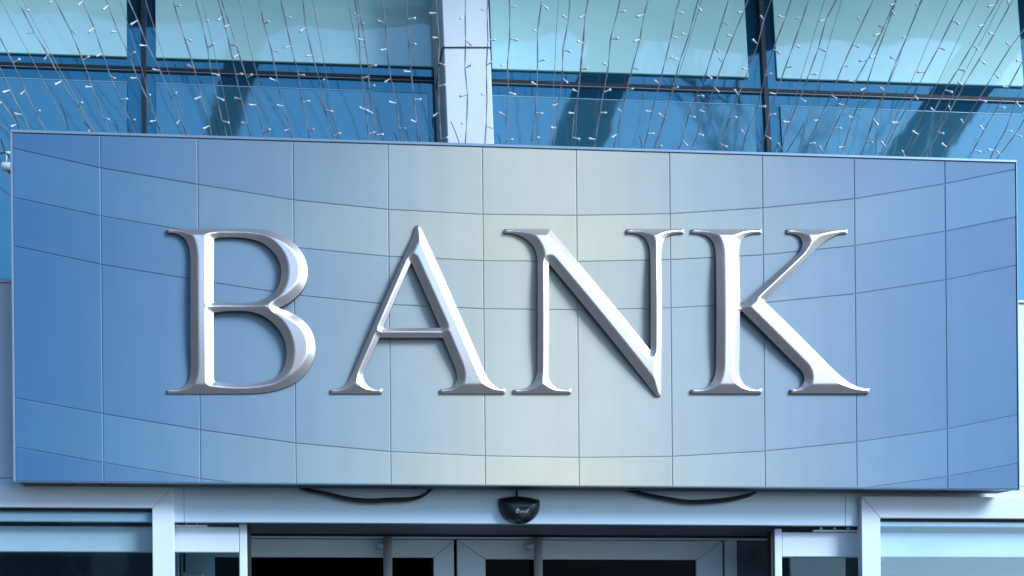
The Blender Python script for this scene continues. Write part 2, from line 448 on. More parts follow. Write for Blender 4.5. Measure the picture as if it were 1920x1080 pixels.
# ------------------------------------------------------------------ the sign
sTL, sTR, sBL, sBR = at(20, 243, YS), at(1905, 300, YS), at(24, 905, YS), at(1913, 920, YS)
SX0, SX1 = (sTL[0] + sBL[0]) / 2, (sTR[0] + sBR[0]) / 2
SZ0, SZ1 = (sBL[2] + sBR[2]) / 2, (sTL[2] + sTR[2]) / 2
SXC = (SX0 + SX1) / 2
sign = empty('bank_sign', (SXC, YS, SZ0), 'wide blue tiled sign with raised silver letters BANK over the doors', 'sign')
yb_ = YF - 0.002
case_pts = [(SX0 + 0.012, YS + 0.02), (SX1 - 0.012, YS + 0.02), (SX1 - 0.05, yb_), (SX0 + 0.02, yb_)]
prism('case', [(x, y, SZ0 + 0.004) for x, y in case_pts], (0, 0, SZ1 - SZ0 - 0.008), M['case'], sign, 0.002)
TB = 0.0085
box('trim', (SX0, SX1), (YS - 0.004, YS + 0.013), (SZ1 - 0.011, SZ1), M['trim'], sign, 0.0015)
box('trim', (SX0, SX1), (YS - 0.004, YS + 0.013), (SZ0 + 0.002, SZ0 + 0.004), M['trim'], sign, 0.001)
box('trim', (SX0, SX0 + 0.0075), (YS - 0.0035, YS + 0.013), (SZ0 + 0.0045, SZ1 - 0.0115), M['trim'], sign, 0.001)
box('trim', (SX1 - 0.004, SX1), (YS - 0.0035, YS + 0.013), (SZ0 + 0.0045, SZ1 - 0.0115), M['trim'], sign, 0.001)
box('face_backing', (SX0 + 0.0076, SX1 - 0.0042), (YS + 0.003, YS + 0.0195), (SZ0 + 0.0045, SZ1 - 0.0115), M['joint'], sign, 0)
for px in (135, 190, 565, 778, 1190, 1398, 1780):      # drain slots under the case
    x = X(px, 912, YS); box('drain_slot', (x - 0.012, x + 0.012), (YS + 0.045, YS + 0.055), (SZ0 + 0.0015, SZ0 + 0.0039), M['gasket'], sign, 0)

# printed tile colours: a blue to cream colour run across the sign, belonging to the print
def tile_mat(name, stops, cream):
    m = bpy.data.materials.new(name); m.use_nodes = True
    nt = m.node_tree; b = nt.nodes['Principled BSDF']; b.inputs['Roughness'].default_value = 0.45
    tc = nd(nt, 'ShaderNodeTexCoord'); tc.object = sign
    sp = nd(nt, 'ShaderNodeSeparateXYZ'); nt.links.new(tc.outputs['Object'], sp.inputs[0])
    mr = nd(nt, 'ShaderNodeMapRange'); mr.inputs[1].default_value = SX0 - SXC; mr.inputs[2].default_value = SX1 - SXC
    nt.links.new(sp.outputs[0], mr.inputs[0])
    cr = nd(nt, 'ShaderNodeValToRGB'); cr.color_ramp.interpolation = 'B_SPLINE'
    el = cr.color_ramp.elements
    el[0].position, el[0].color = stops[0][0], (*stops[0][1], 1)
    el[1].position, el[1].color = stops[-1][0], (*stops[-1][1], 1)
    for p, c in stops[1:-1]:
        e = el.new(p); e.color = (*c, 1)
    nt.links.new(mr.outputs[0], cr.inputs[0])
    no = nd(nt, 'ShaderNodeTexNoise'); no.inputs['Scale'].default_value = 9; no.inputs['Detail'].default_value = 5
    nt.links.new(tc.outputs['Object'], no.inputs['Vector'])
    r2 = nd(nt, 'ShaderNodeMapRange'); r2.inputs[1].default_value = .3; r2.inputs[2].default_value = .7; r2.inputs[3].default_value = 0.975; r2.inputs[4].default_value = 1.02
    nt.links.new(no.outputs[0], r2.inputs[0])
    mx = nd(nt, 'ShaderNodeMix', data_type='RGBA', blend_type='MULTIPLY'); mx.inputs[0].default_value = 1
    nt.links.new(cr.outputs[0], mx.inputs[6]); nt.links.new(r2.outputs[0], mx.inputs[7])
    # faint rain streaks and a slight tone step from tile to tile
    mp = nd(nt, 'ShaderNodeMapping'); mp.inputs['Scale'].default_value = (16, 1, 1.1)
    nt.links.new(tc.outputs['Object'], mp.inputs[0])
    n3 = nd(nt, 'ShaderNodeTexNoise'); n3.inputs['Scale'].default_value = 1.0; n3.inputs['Detail'].default_value = 6
    nt.links.new(mp.outputs[0], n3.inputs['Vector'])
    r3 = nd(nt, 'ShaderNodeMapRange'); r3.inputs[1].default_value = .35; r3.inputs[2].default_value = .7; r3.inputs[3].default_value = 1.015; r3.inputs[4].default_value = 0.965
    nt.links.new(n3.outputs[0], r3.inputs[0])
    oi = nd(nt, 'ShaderNodeObjectInfo')
    r4 = nd(nt, 'ShaderNodeMapRange'); r4.inputs[3].default_value = 0.975; r4.inputs[4].default_value = 1.02
    nt.links.new(oi.outputs['Random'], r4.inputs[0])
    mm = nd(nt, 'ShaderNodeMath', operation='MULTIPLY'); nt.links.new(r3.outputs[0], mm.inputs[0]); nt.links.new(r4.outputs[0], mm.inputs[1])
    m2 = nd(nt, 'ShaderNodeMix', data_type='RGBA', blend_type='MULTIPLY'); m2.inputs[0].default_value = 1
    nt.links.new(mx.outputs[2], m2.inputs[6]); nt.links.new(mm.outputs[0], m2.inputs[7])
    nt.links.new(m2.outputs[2], b.inputs['Base Color'])
    return m
def lin(c): return tuple(((v / 255) / 12.92 if v / 255 <= 0.04045 else ((v / 255 + 0.055) / 1.055) ** 2.4) for v in c)
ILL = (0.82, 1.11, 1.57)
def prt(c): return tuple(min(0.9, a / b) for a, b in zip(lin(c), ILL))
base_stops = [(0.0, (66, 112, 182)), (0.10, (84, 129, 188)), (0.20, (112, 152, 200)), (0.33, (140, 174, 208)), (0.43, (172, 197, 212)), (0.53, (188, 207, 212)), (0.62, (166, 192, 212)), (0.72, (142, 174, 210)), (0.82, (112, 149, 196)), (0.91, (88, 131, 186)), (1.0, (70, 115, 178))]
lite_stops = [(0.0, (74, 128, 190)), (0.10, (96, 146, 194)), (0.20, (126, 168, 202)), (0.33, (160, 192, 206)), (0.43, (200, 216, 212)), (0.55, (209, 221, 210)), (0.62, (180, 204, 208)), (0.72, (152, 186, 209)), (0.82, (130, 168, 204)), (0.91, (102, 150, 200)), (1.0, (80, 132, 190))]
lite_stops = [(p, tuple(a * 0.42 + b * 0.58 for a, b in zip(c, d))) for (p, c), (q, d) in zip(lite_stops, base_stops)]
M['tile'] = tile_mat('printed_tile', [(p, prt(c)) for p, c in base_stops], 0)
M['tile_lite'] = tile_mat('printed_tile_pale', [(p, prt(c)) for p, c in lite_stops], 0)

CX = [22, 191, 373, 552, 730, 907, 1083, 1258, 1432, 1604, 1774, 1912]
TOP = [None] * 12
C1 = [278, 315, 346, 375, 393, 402, 404, 401, 390, 373, 345, 318]
C2 = [370, 405, 436, 464, 481, 489, 490.5, 487, 478, 461, 434, 407]
C3 = [461, 496, 526, 553, 571, 579, 581, 577.5, 568, 551, 525, 498]
C4 = [746, 776, 806, 831, 847, 855, 858, 856, 846, 829, 805, 778]
C5 = [838, 868, 897.5, 921, 937, 945, 948, 946, 936, 917, 894, 869]
rows = [C1, C2, C3, C4, C5]
gx0, gx1, gz0, gz1 = SX0 + 0.0082, SX1 - 0.0047, SZ0 + 0.005, SZ1 - 0.012
gpt = []
for k, px in enumerate(CX):
    xw = min(max(X(px, 600, YS), gx0), gx1)
    if k == 0: xw = gx0
    if k == 11: xw = gx1
    zz = [gz1] + [Z(px, r[k], YS) for r in rows] + [gz0]
    gpt.append((xw, zz))
J = 0.0012
def clip_poly(P, zmin):
    out = []
    for i in range(len(P)):
        a, b = P[i], P[(i + 1) % len(P)]
        if a[1] >= zmin: out.append(a)
        if (a[1] >= zmin) != (b[1] >= zmin):
            t = (zmin - a[1]) / (b[1] - a[1]); out.append((a[0] + t * (b[0] - a[0]), zmin))
    return out
def inset2d(P, d):
    """inset of a convex outline: cut it with each of its own edges moved inwards"""
    out = list(P); n = len(P)
    for i in range(n):
        a, b = P[i], P[(i + 1) % n]
        ex, ez = b[0] - a[0], b[1] - a[1]; l = math.hypot(ex, ez)
        if l < 1e-6: continue
        nx, nz = -ez / l, ex / l
        sd = lambda q: (q[0] - a[0]) * nx + (q[1] - a[1]) * nz - d
        res = []
        for k in range(len(out)):
            p, q = out[k], out[(k + 1) % len(out)]
            sp_, sq = sd(p), sd(q)
            if sp_ >= 0: res.append(p)
            if (sp_ >= 0) != (sq >= 0):
                t = sp_ / (sp_ - sq); res.append((p[0] + t * (q[0] - p[0]), p[1] + t * (q[1] - p[1])))
        out = res
    return out
for k in range(11):
    (xa, za), (xb, zb) = gpt[k], gpt[k + 1]
    for r in range(6):
        P = [(xa, za[r + 1]), (xb, zb[r + 1]), (xb, zb[r]), (xa, za[r])]          # counter clockwise seen from the street
        if r == 5: P[0], P[1] = (xa, gz0 - 0.4), (xb, gz0 - 0.4)
        P = clip_poly(P, gz0)
        if len(P) < 3: continue
        area = 0.5 * abs(sum(P[i][0] * P[(i + 1) % len(P)][1] - P[(i + 1) % len(P)][0] * P[i][1] for i in range(len(P))))
        if area < 0.0006: continue
        A = inset2d(P, J); B = inset2d(P, J + 0.0022)
        if len(A) < 3: continue
        if len(A) != len(B): B = A
        dy = rb.uniform(-0.0004, 0.0004)
        v = [(x, YS + 0.0029, z) for x, z in A] + [(x, YS + 0.0012 + dy, z) for x, z in A] + [(x, YS + dy, z) for x, z in B]
        n = len(A); f = []
        for i in range(n):
            j = (i + 1) % n
            f += [(i, j, n + j, n + i), (n + i, n + j, 2 * n + j, 2 * n + i)]
        f.append(tuple(range(2 * n, 3 * n)))
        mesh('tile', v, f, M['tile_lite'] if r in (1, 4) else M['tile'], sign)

# ---- raised letters: outlines, then a chiselled relief whose height follows the distance from the edge
def smooth_outline(P, step, long_=90, corner=30):
    P = [np.array(p, float) for p in P]; n = len(P)
    seg = [P[(i + 1) % n] - P[i] for i in range(n)]
    L = [np.linalg.norm(s) for s in seg]; U = [s / l for s, l in zip(seg, L)]
    tin, tout = [None] * n, [None] * n
    for i in range(n):
        u0, u1 = U[i - 1], U[i]
        turn = math.degrees(math.acos(max(-1, min(1, float(np.dot(u0, u1))))))
        if turn > corner: tin[i], tout[i] = u0, u1
        else:
            if L[i] > long_ and L[i] >= L[i - 1]: t = u1
            elif L[i - 1] > long_: t = u0
            else:
                t = u0 * L[i] + u1 * L[i - 1]; t = t / np.linalg.norm(t)
            tin[i] = tout[i] = t
    out = []
    for i in range(n):
        j = (i + 1) % n; k = max(1, int(L[i] / step))
        for q in range(k):
            t = q / k
            out.append((2 * t**3 - 3 * t**2 + 1) * P[i] + (t**3 - 2 * t**2 + t) * tout[i] * L[i] + (-2 * t**3 + 3 * t**2) * P[j] + (t**3 - t**2) * tin[j] * L[i])
    return out
def relief(name, loops, height, grid, Yback, base, mat, side_mat, parent, bulge=None):
    """loops: closed 2D outlines (x, z); height(d): relief over the rim at distance d from the edge"""
    segs = []
    for lp in loops:
        for i in range(len(lp)): segs.append((*lp[i], *lp[(i + 1) % len(lp)]))
    S = np.array(segs)
    def inside(Q):
        x, y = Q[:, 0:1], Q[:, 1:2]
        x0, y0, x1, y1 = S.T
        c = (y0 <= y) != (y1 <= y)
        with np.errstate(divide='ignore', invalid='ignore'):
            xi = x0 + (y - y0) / (y1 - y0) * (x1 - x0)
        return (np.sum(c & (x < xi), axis=1) % 2) == 1
    def dist(Q):
        out = np.zeros(len(Q)); a, bb = S[:, :2], S[:, 2:]; ab = bb - a; l2 = (ab**2).sum(1) + 1e-18
        for s in range(0, len(Q), 2000):
            q = Q[s:s + 2000, None, :]
            t = np.clip(((q - a) * ab).sum(2) / l2, 0, 1)
            out[s:s + 2000] = np.sqrt((((a + t[..., None] * ab) - q) ** 2).sum(2)).min(1)
        return out
    mn, mx = S[:, :2].min(0), S[:, :2].max(0)
    gx, gz = np.meshgrid(np.arange(mn[0], mx[0], grid), np.arange(mn[1], mx[1], grid))
    gx[::2] += grid / 2
    Q = np.stack([gx.ravel(), gz.ravel()], 1)
    Q = Q[inside(Q)]; dq = dist(Q); Q = Q[dq > 0.45 * grid]
    verts, edges = [], []
    for lp in loops:
        o = len(verts); n = len(lp)
        verts += [Vector(map(float, p)) for p in lp]
        edges += [(o + i, o + (i + 1) % n) for i in range(n)]
    nb = len(verts)
    verts += [Vector(map(float, p)) for p in Q]
    V, E_, F, *_ = delaunay_2d_cdt(verts, edges, [], 1, 1e-7)
    V = np.array([tuple(v) for v in V])
    F = np.array([f for f in F if len(f) == 3])
    cen = V[F].mean(1); F = F[inside(cen)]
    d = dist(V); d[d < 1e-5] = 0
    h = np.array([height(x) for x in d])
    if bulge is not None:
        h = h + np.array([bulge(v[1]) for v in V])
    pts = [(v[0], Yback - base - hh, v[1]) for v, hh in zip(V, h)]
    faces = []
    for t in F:
        a, b, c = V[t[0]], V[t[1]], V[t[2]]
        ccw = (b[0] - a[0]) * (c[1] - a[1]) - (b[1] - a[1]) * (c[0] - a[0]) > 0
        faces.append(tuple(int(i) for i in (t if ccw else t[::-1])))
    nf = len(faces)
    for lp in loops:
        o = len(pts); n = len(lp)
        pts += [(p[0], Yback - base - (bulge(p[1]) if bulge else 0), p[1]) for p in lp] + [(p[0], Yback, p[1]) for p in lp]
        for i in range(n):
            j = (i + 1) % n; faces.append((o + i, o + j, o + n + j, o + n + i))
    me = bpy.data.meshes.new(name)
    me.from_pydata([tuple(map(float, p)) for p in pts], [], faces)
    me.materials.append(mat); me.materials.append(side_mat)
    me.polygons.foreach_set('use_smooth', [i < nf for i in range(len(faces))])
    me.polygons.foreach_set('material_index', [0 if i < nf else 1 for i in range(len(faces))])
    me.update()
    return link(name, me, None, parent)
LET = {
 'B': ((290, 400), [[(68,84),(250,83),(500,82),(600,88),(680,105),(750,140),(810,195),(845,255),(860,320),(855,380),(835,430),(800,470),(752,508),(695,537),(760,560),(820,595),(865,640),(893,695),(903,745),(900,800),(880,855),(845,905),(790,950),(720,980),(640,1000),(560,1008),(480,1010),(68,1010),(68,987),(110,985),(150,975),(180,955),(195,925),(202,880),(203,800),(203,300),(200,230),(193,190),(175,150),(145,122),(110,109),(75,106)],
      [(333,145),(345,139),(400,133),(460,133),(540,143),(600,163),(650,200),(690,250),(710,305),(712,350),(700,405),(675,445),(635,475),(590,495),(530,506),(470,510),(400,507),(333,502)],
      [(333,563),(400,553),(460,551),(530,555),(600,575),(660,615),(705,665),(733,725),(742,785),(735,840),(712,890),(672,925),(610,945),(540,955),(460,958),(390,952),(333,942)]]),
 'A': ((600, 400), [[(540,62),(562,62),(650,260),(770,538),(885,800),(920,880),(950,935),(988,970),(1043,984),(1043,1010),(678,1010),(678,986),(715,982),(745,972),(765,950),(772,920),(766,885),(748,838),(690,702),(333,702),(250,888),(243,918),(250,945),(270,970),(305,982),(350,984),(350,1010),(60,1010),(60,986),(95,983),(130,970),(163,935),(190,880),(270,700),(356,502),(446,300),(520,135)],
      [(512,275),(353,648),(676,648)]]),
 'N': ((930, 400), [[(50,83),(305,83),(868,775),(868,250),(863,190),(845,142),(815,118),(780,108),(738,106),(738,83),(1060,83),(1060,107),(1015,109),(975,120),(948,147),(935,190),(930,250),(930,1025),(905,1025),(297,283),(296,300),(296,880),(300,930),(318,962),(345,979),(385,985),(425,986),(425,1010),(103,1010),(103,986),(150,984),(185,972),(215,945),(230,905),(233,850),(233,290),(228,230),(210,185),(180,150),(140,125),(95,110),(50,106)]]),
 'K': ((1280, 400), [[(53,83),(449,83),(449,107),(400,109),(355,125),(328,155),(319,205),(318,260),(318,527),(640,236),(670,195),(678,165),(668,135),(645,117),(620,109),(590,106),(590,83),(932,83),(932,107),(890,111),(840,132),(790,165),(740,210),(455,495),(830,862),(880,907),(930,945),(980,970),(1053,985),(1053,1010),(612,1010),(612,986),(640,984),(668,972),(683,950),(685,925),(675,895),(650,867),(330,553),(318,556),(318,600),(318,870),(325,925),(345,960),(385,981),(449,985),(449,1010),(53,1010),(53,986),(100,984),(140,972),(168,945),(182,905),(187,850),(187,250),(184,200),(170,155),(145,127),(110,112),(53,106)]]),
}
WB, HB = 0.029, 0.021
def bevel_h(d):
    t = d / WB
    if t <= 0.9: return HB * t
    if t >= 1.1: return HB
    return HB * (0.9 + 0.1 * (1 - (1 - (t - 0.9) / 0.2) ** 2))
zlet0, zlet1 = Z(960, 737, YS), Z(960, 427, YS)
zc_, hz_ = (zlet0 + zlet1) / 2, (zlet1 - zlet0) / 2
for ch, (off, loops) in LET.items():
    L2 = []
    for lp in loops:
        q = smooth_outline(lp, 9)
        w = [at(off[0] + p[0] / 3.0, off[1] + p[1] / 3.0, YS - 0.02) for p in q]
        L2.append([(p[0], p[2]) for p in w])
    o = relief('letter', L2, bevel_h, 0.0042, YS + 0.001, 0.010, M['silver'], M['silver_side'], sign, lambda z: 0.022 * (1 - ((z - zc_) / hz_) ** 2))
    o['label'] = 'raised bevelled silver letter ' + ch

# ------------------------------------------------------------------ cables and sensor under the sign
def spline(P, k=8):
    P = [np.array(p, float) for p in P]; out = []
    for i in range(len(P) - 1):
        p0, p1, p2, p3 = P[max(i - 1, 0)], P[i], P[i + 1], P[min(i + 2, len(P) - 1)]
        for q in range(k):
            t = q / k
            out.append(0.5 * ((2 * p1) + (-p0 + p2) * t + (2 * p0 - 5 * p1 + 4 * p2 - p3) * t * t + (-p0 + 3 * p1 - 3 * p2 + p3) * t**3))
    out.append(P[-1]); return out
def cable(pp, label):
    pts = spline([at(x, y, YW - 0.028) for x, y in pp])
    o = tube('power_cable', pts, 0.0062, M['rubber'])
    pts2 = spline([at(x + 3, y - 3 + 1.2 * math.sin(i), YW - 0.022) for i, (x, y) in enumerate(pp[:-1])] + [at(pp[-1][0] - 6, pp[-1][1] - 3, YW - 0.024)])
    tube('strand', pts2, 0.0045, M['rubber'], o)
    return tag(o, label, 'cable', 'cables looping below the sign')
cable([(548, 908), (575, 919), (610, 926), (650, 936), (690, 940.5), (730, 939), (770, 937), (795, 928), (812, 914)], 'black power cable looping below the sign under letters B and A')
cable([(1160, 915), (1200, 926), (1240, 934), (1285, 941.5), (1320, 942), (1360, 939), (1395, 932), (1412, 925), (1422, 916)], 'black power cable looping below the sign between letters N and K')
YSen = YW
def sens(p): q = at(p[0], p[1], YSen - 0.03); return (q[0], q[2])
out_s = smooth_outline([(935.5, 934), (952, 930.5), (970, 929.3), (990, 931), (1013, 936.5), (1013.5, 948), (1011, 959), (1003.5, 970), (991, 978), (976, 981), (960, 978), (947.5, 970), (939.5, 959), (936, 947)], 2.5, long_=60, corner=55)
hs = lambda d: 0.045 * math.sqrt(max(0.0, 1 - (1 - min(1, d / 0.045)) ** 2))
sx, sz = sens((975, 955))
sensor = empty('door_sensor', (sx, YSen, sz), 'black rounded motion sensor with small printed name on the door header', 'sensor')
relief('housing', [[sens(p) for p in out_s]], hs, 0.004, YSen - 0.0005, 0.012, M['black'], M['black'], sensor)
lens = smooth_outline([(961, 951), (978, 950), (994.5, 950.5), (995, 962), (990, 973), (978, 979.2), (966, 974), (961, 963)], 2.5, long_=60, corner=50)
relief('lens', [[sens(p) for p in lens]], lambda d: 0.024 * math.sqrt(max(0.0, 1 - (1 - min(1, d / 0.022)) ** 2)), 0.004, YSen - 0.033, 0.008, M['black'], M['gasket'], sensor)
tube('lead', [at(969, 931, YSen - 0.02), at(969, 922, YSen - 0.02), at(969.5, 915, YSen - 0.02)], 0.004, M['rubber'], sensor)
def text_part(body, size, px, py, Y, mat, parent, name):
    cu = bpy.data.curves.new(name, 'FONT'); cu.body = body; cu.size = size; cu.extrude = 0.0006
    tmp = bpy.data.objects.new(name, cu); COL.objects.link(tmp)
    bpy.context.view_layer.update()
    me = bpy.data.meshes.new_from_object(tmp.evaluated_get(bpy.context.evaluated_depsgraph_get()))
    bpy.data.objects.remove(tmp)
    c = at(px, py, Y)
    me.transform(Matrix.Translation(Vector(map(float, c))) @ Matrix.Rotation(R(90), 4, 'X'))
    me.materials.clear()
    return link(name, me, mat, parent)
YT_ = YSen - 0.0700
text_part('P', 0.022, 968.4, 961.2, YT_, M['mark'], sensor, 'lettering')
text_part('ORTALP', 0.0088, 973.6, 961.0, YT_, M['mark'], sensor, 'lettering')
c0 = at(970.8, 957.5, YT_)
tube('ring_mark', [c0 + 0.0088 * np.array([math.cos(t), 0, 1.05 * math.sin(t)]) for t in np.linspace(0.9, 5.2, 18)], 0.0006, M['mark'], sensor, 5)

# small white lamp by the left end of the sign
YLm = 6.72
lp = empty('cylinder_lamp', tuple(at(12, 312, YLm)), 'small white cylinder fitting hanging beside the sign\'s left end', 'lamp')
c1, c2 = at(4, 313, YLm), at(34, 315, YLm)
tube('body', [c1, c1 + (c2 - c1) * 0.02, c2], [0.017, 0.0185, 0.0185], M['white'], lp, 20)
tube('stem', [at(12, 304, YLm), at(12.5, 291, YLm)], 0.0025, M['white'], lp)
tube('clip', [at(10, 286, YLm), at(20, 287, YLm)], 0.006, M['white'], lp)
tube('lead', spline([at(2, 262, YLm), at(8, 280, YLm), at(12, 287, YLm), at(19, 296, YLm)]), 0.0028, M['rubber'], lp)
tube('lead', spline([at(-8, 288, YLm), at(4, 287, YLm), at(11, 286, YLm)]), 0.0028, M['rubber'], lp)
tube('lead', [at(14, 321, YLm - 0.01), at(19, 326, YLm - 0.01)], 0.0022, M['rubber'], lp)

# ------------------------------------------------------------------ canopy above the picture (seen only as the dark edge mirrored in the glass; the strings hang from it)
ZC = 6.0
def mirrored(px, py, zpl=None, s=None):
    Fp = glass(px, py); d = ray(px, py); r = d - 2 * np.dot(d, GN) * GN
    if zpl is not None: s = (zpl - Fp[2]) / r[2]
    return Fp + r * s
edge_px = [(-500, 30), (-200, 40), (-60, 34), (70, 30), (150, 28), (230, 52), (330, 50), (430, 46), (468, 52), (500, 72), (560, 50), (640, 62), (700, 60), (790, 46), (860, 70), (925, 86), (1000, 82), (1060, 58), (1110, 96), (1170, 74), (1300, 94), (1400, 106), (1460, 92), (1560, 80), (1640, 97), (1720, 78), (1800, 86), (1920, 72), (2200, 90), (2600, 80)]
ep = [mirrored(x, y, zpl=ZC) for x, y in edge_px]
canopy = empty('canopy', (0.8, 6.4, ZC), 'dark entrance canopy with scalloped front edge above the glass wall', 'canopy')
prism('soffit_board', ep + [np.array([ep[-1][0], 7.55, ZC]), np.array([ep[0][0], 7.55, ZC])], (0, 0, 0.12), M['canopy'], canopy)
for P in ([(60, 8), (150, 2), (230, 10), (200, 18), (90, 20)], [(-40, 4), (30, -4), (50, 12), (-20, 22)], [(300, 20), (380, 10), (440, 25), (380, 35)], [(520, 15), (600, 8), (660, 20), (600, 34), (540, 30)], [(610, 24), (780, 37), (800, 44), (700, 40)], [(680, 2), (760, -6), (800, 10), (720, 16)], [(1100, 20), (1180, 15), (1190, 50), (1120, 40)], [(960, 20), (1020, 10), (1040, 30), (980, 40)], [(1330, 20), (1360, 0), (1375, 30), (1345, 50)], [(1230, -4), (1300, 4), (1270, 30), (1220, 16)],
          [(1575, 0), (1640, 0), (1600, 35)], [(1670, 5), (1740, -5), (1730, 35), (1665, 40)], [(1790, 10), (1820, 12), (1810, 45), (1780, 40)], [(1500, 30), (1550, 20), (1560, 50), (1510, 55)], [(1850, 0), (1900, -6), (1890, 30), (1860, 34)]):
    prism('pale_panel', [mirrored(x, y, zpl=ZC - 0.004) for x, y in P], (0, 0, -0.012), M['white'], canopy)     # pale patches added under the soffit to mottle the reflections in the glass
YCE = float(np.mean([p[1] for p in ep]))
def strut(pa, pb, sa, sb, r, label):
    A, B = mirrored(*pa, s=sa), mirrored(*pb, s=sb)
    d = (B - A) / np.linalg.norm(B - A)
    u = np.cross(d, [0, 0, 1.0]); u /= np.linalg.norm(u); w = np.cross(d, u)
    q = [A + r * (u + w), A + r * (u - w), A + r * (-u - w), A + r * (-u + w)]
    o = prism('canopy_strut', q, B - A, M['strut'], None, 0.01)
    tag(o, label, 'strut', 'raking struts of the canopy')
strut((395, 330), (480, 20), 2.75, 2.1, 0.075, 'dark raking steel strut of the canopy above the letter B')
strut((1035, 400), (1180, 20), 2.75, 2.1, 0.105, 'dark raking steel strut of the canopy above the letter N')
strut((1640, 400), (1880, 60), 2.75, 2.1, 0.105, 'dark raking steel strut of the canopy above the letter K')

# ------------------------------------------------------------------ strings of fairy lights from the canopy to the top of the sign
SP0 = at(960, 271, 6.735)
SP1 = np.array([0, YCE, ZC])
t_ = np.array([0, SP1[1] - SP0[1], SP1[2] - SP0[2]]); t_ /= np.linalg.norm(t_)
SN = np.cross(XA, t_); SN /= np.linalg.norm(SN)
if SN[1] > 0: SN = -SN
def on_str(px, py): return on_plane(px, py, SP0, SN)
def bulb_mesh():
    prof = [(0.0016, 0), (0.0024, 0.004), (0.0028, 0.019), (0.0046, 0.022), (0.0048, 0.028), (0.0028, 0.031)]
    v, f = [], []; n = 6
    for r, z in prof:
        for k in range(n): v.append((r * math.cos(2 * math.pi * k / n), r * math.sin(2 * math.pi * k / n), z))
    for i in range(len(prof) - 1):
        for k in range(n): f.append((i * n + k, i * n + (k + 1) % n, (i + 1) * n + (k + 1) % n, (i + 1) * n + k))
    f.append(tuple(range(n))[::-1]); f.append(tuple((len(prof) - 1) * n + k for k in range(n)))
    me = bpy.data.meshes.new('bulb'); me.from_pydata(v, [], f); me.materials.append(M['bulb'])
    me.polygons.foreach_set('use_smooth', [True] * len(f)); return me
BULB = bulb_mesh()
# (x in the picture at its top edge, x at the sign's top edge, bulbs?)
STR = [(-190,12,1),(-110,36,1),(-62,56,1),(-38,88,1),(0,131,0),(33,175,1),(47,180,0),(101,205,1),(155,252,1),(205,305,1),(221,300,0),(241,350,1),(271,354,0),(321,394,1),(372,428,1),(374,434,0),(412,472,1),(418,498,1),(451,512,0),
       (486,547,1),(528,580,1),(570,627,1),(588,635,0),(654,704,0),(666,693,1),(669,708,1),(720,752,1),(766,784,1),(817,825,1),(870,871,1),(915,908,1),
       (952,948,1),(1011,998,1),(1049,1032,0),(1065,1036,1),(1108,1075,1),(1104,1078,0),(1164,1115,1),(1218,1152,1),(1277,1206,1),(1310,1229,1),(1312,1224,0),(1362,1270,1),(1400,1296,1),
       (1443,1345,1),(1482,1392,1),(1516,1423,1),(1547,1460,0),(1566,1459,1),(1580,1496,0),(1634,1508,1),(1679,1539,1),(1680,1575,1),(1721,1612,0),(1734,1615,1),(1779,1649,0),(1800,1652,1),(1835,1692,0),(1869,1698,1),(1878,1725,0),(1898,1731,1),(1961,1763,1),(1978,1814,1),(2001,1857,1),(2066,1868,1)]
rs = random.Random(21)
ORD = ['first', 'second', 'third', 'fourth', 'fifth', 'sixth', 'seventh', 'eighth', 'ninth', 'tenth', 'eleventh', 'twelfth', 'thirteenth', 'fourteenth', 'fifteenth', 'sixteenth', 'seventeenth', 'eighteenth', 'nineteenth', 'twentieth', 'twenty-first', 'twenty-second', 'twenty-third', 'twenty-fourth', 'twenty-fifth', 'twenty-sixth', 'twenty-seventh', 'twenty-eighth', 'twenty-ninth', 'thirtieth']
def string_label(i):
    xt, xb, has = STR[i]
    what = 'fairy light string' if has else 'thin bare wire'
    if has and xb in (825, 871, 908):
        return {825: 'fairy light string hanging along the left edge of the white column', 871: 'fairy light string hanging down the middle of the white column', 908: 'fairy light string hanging down the right part of the white column'}[xb]
    same = [s for s in STR if s[2] == has and s[1] not in (825, 871, 908)]
    if xb < 850:
        k = len([s for s in same if xb < s[1] < 850]); return '%s, %s to the left of the white column' % (what, ORD[k])
    k = len([s for s in same if 850 < s[1] < xb]); return '%s, %s to the right of the white column' % (what, ORD[k])
def sign_top_y(px): return 243 + (px - 20) * 57 / 1885
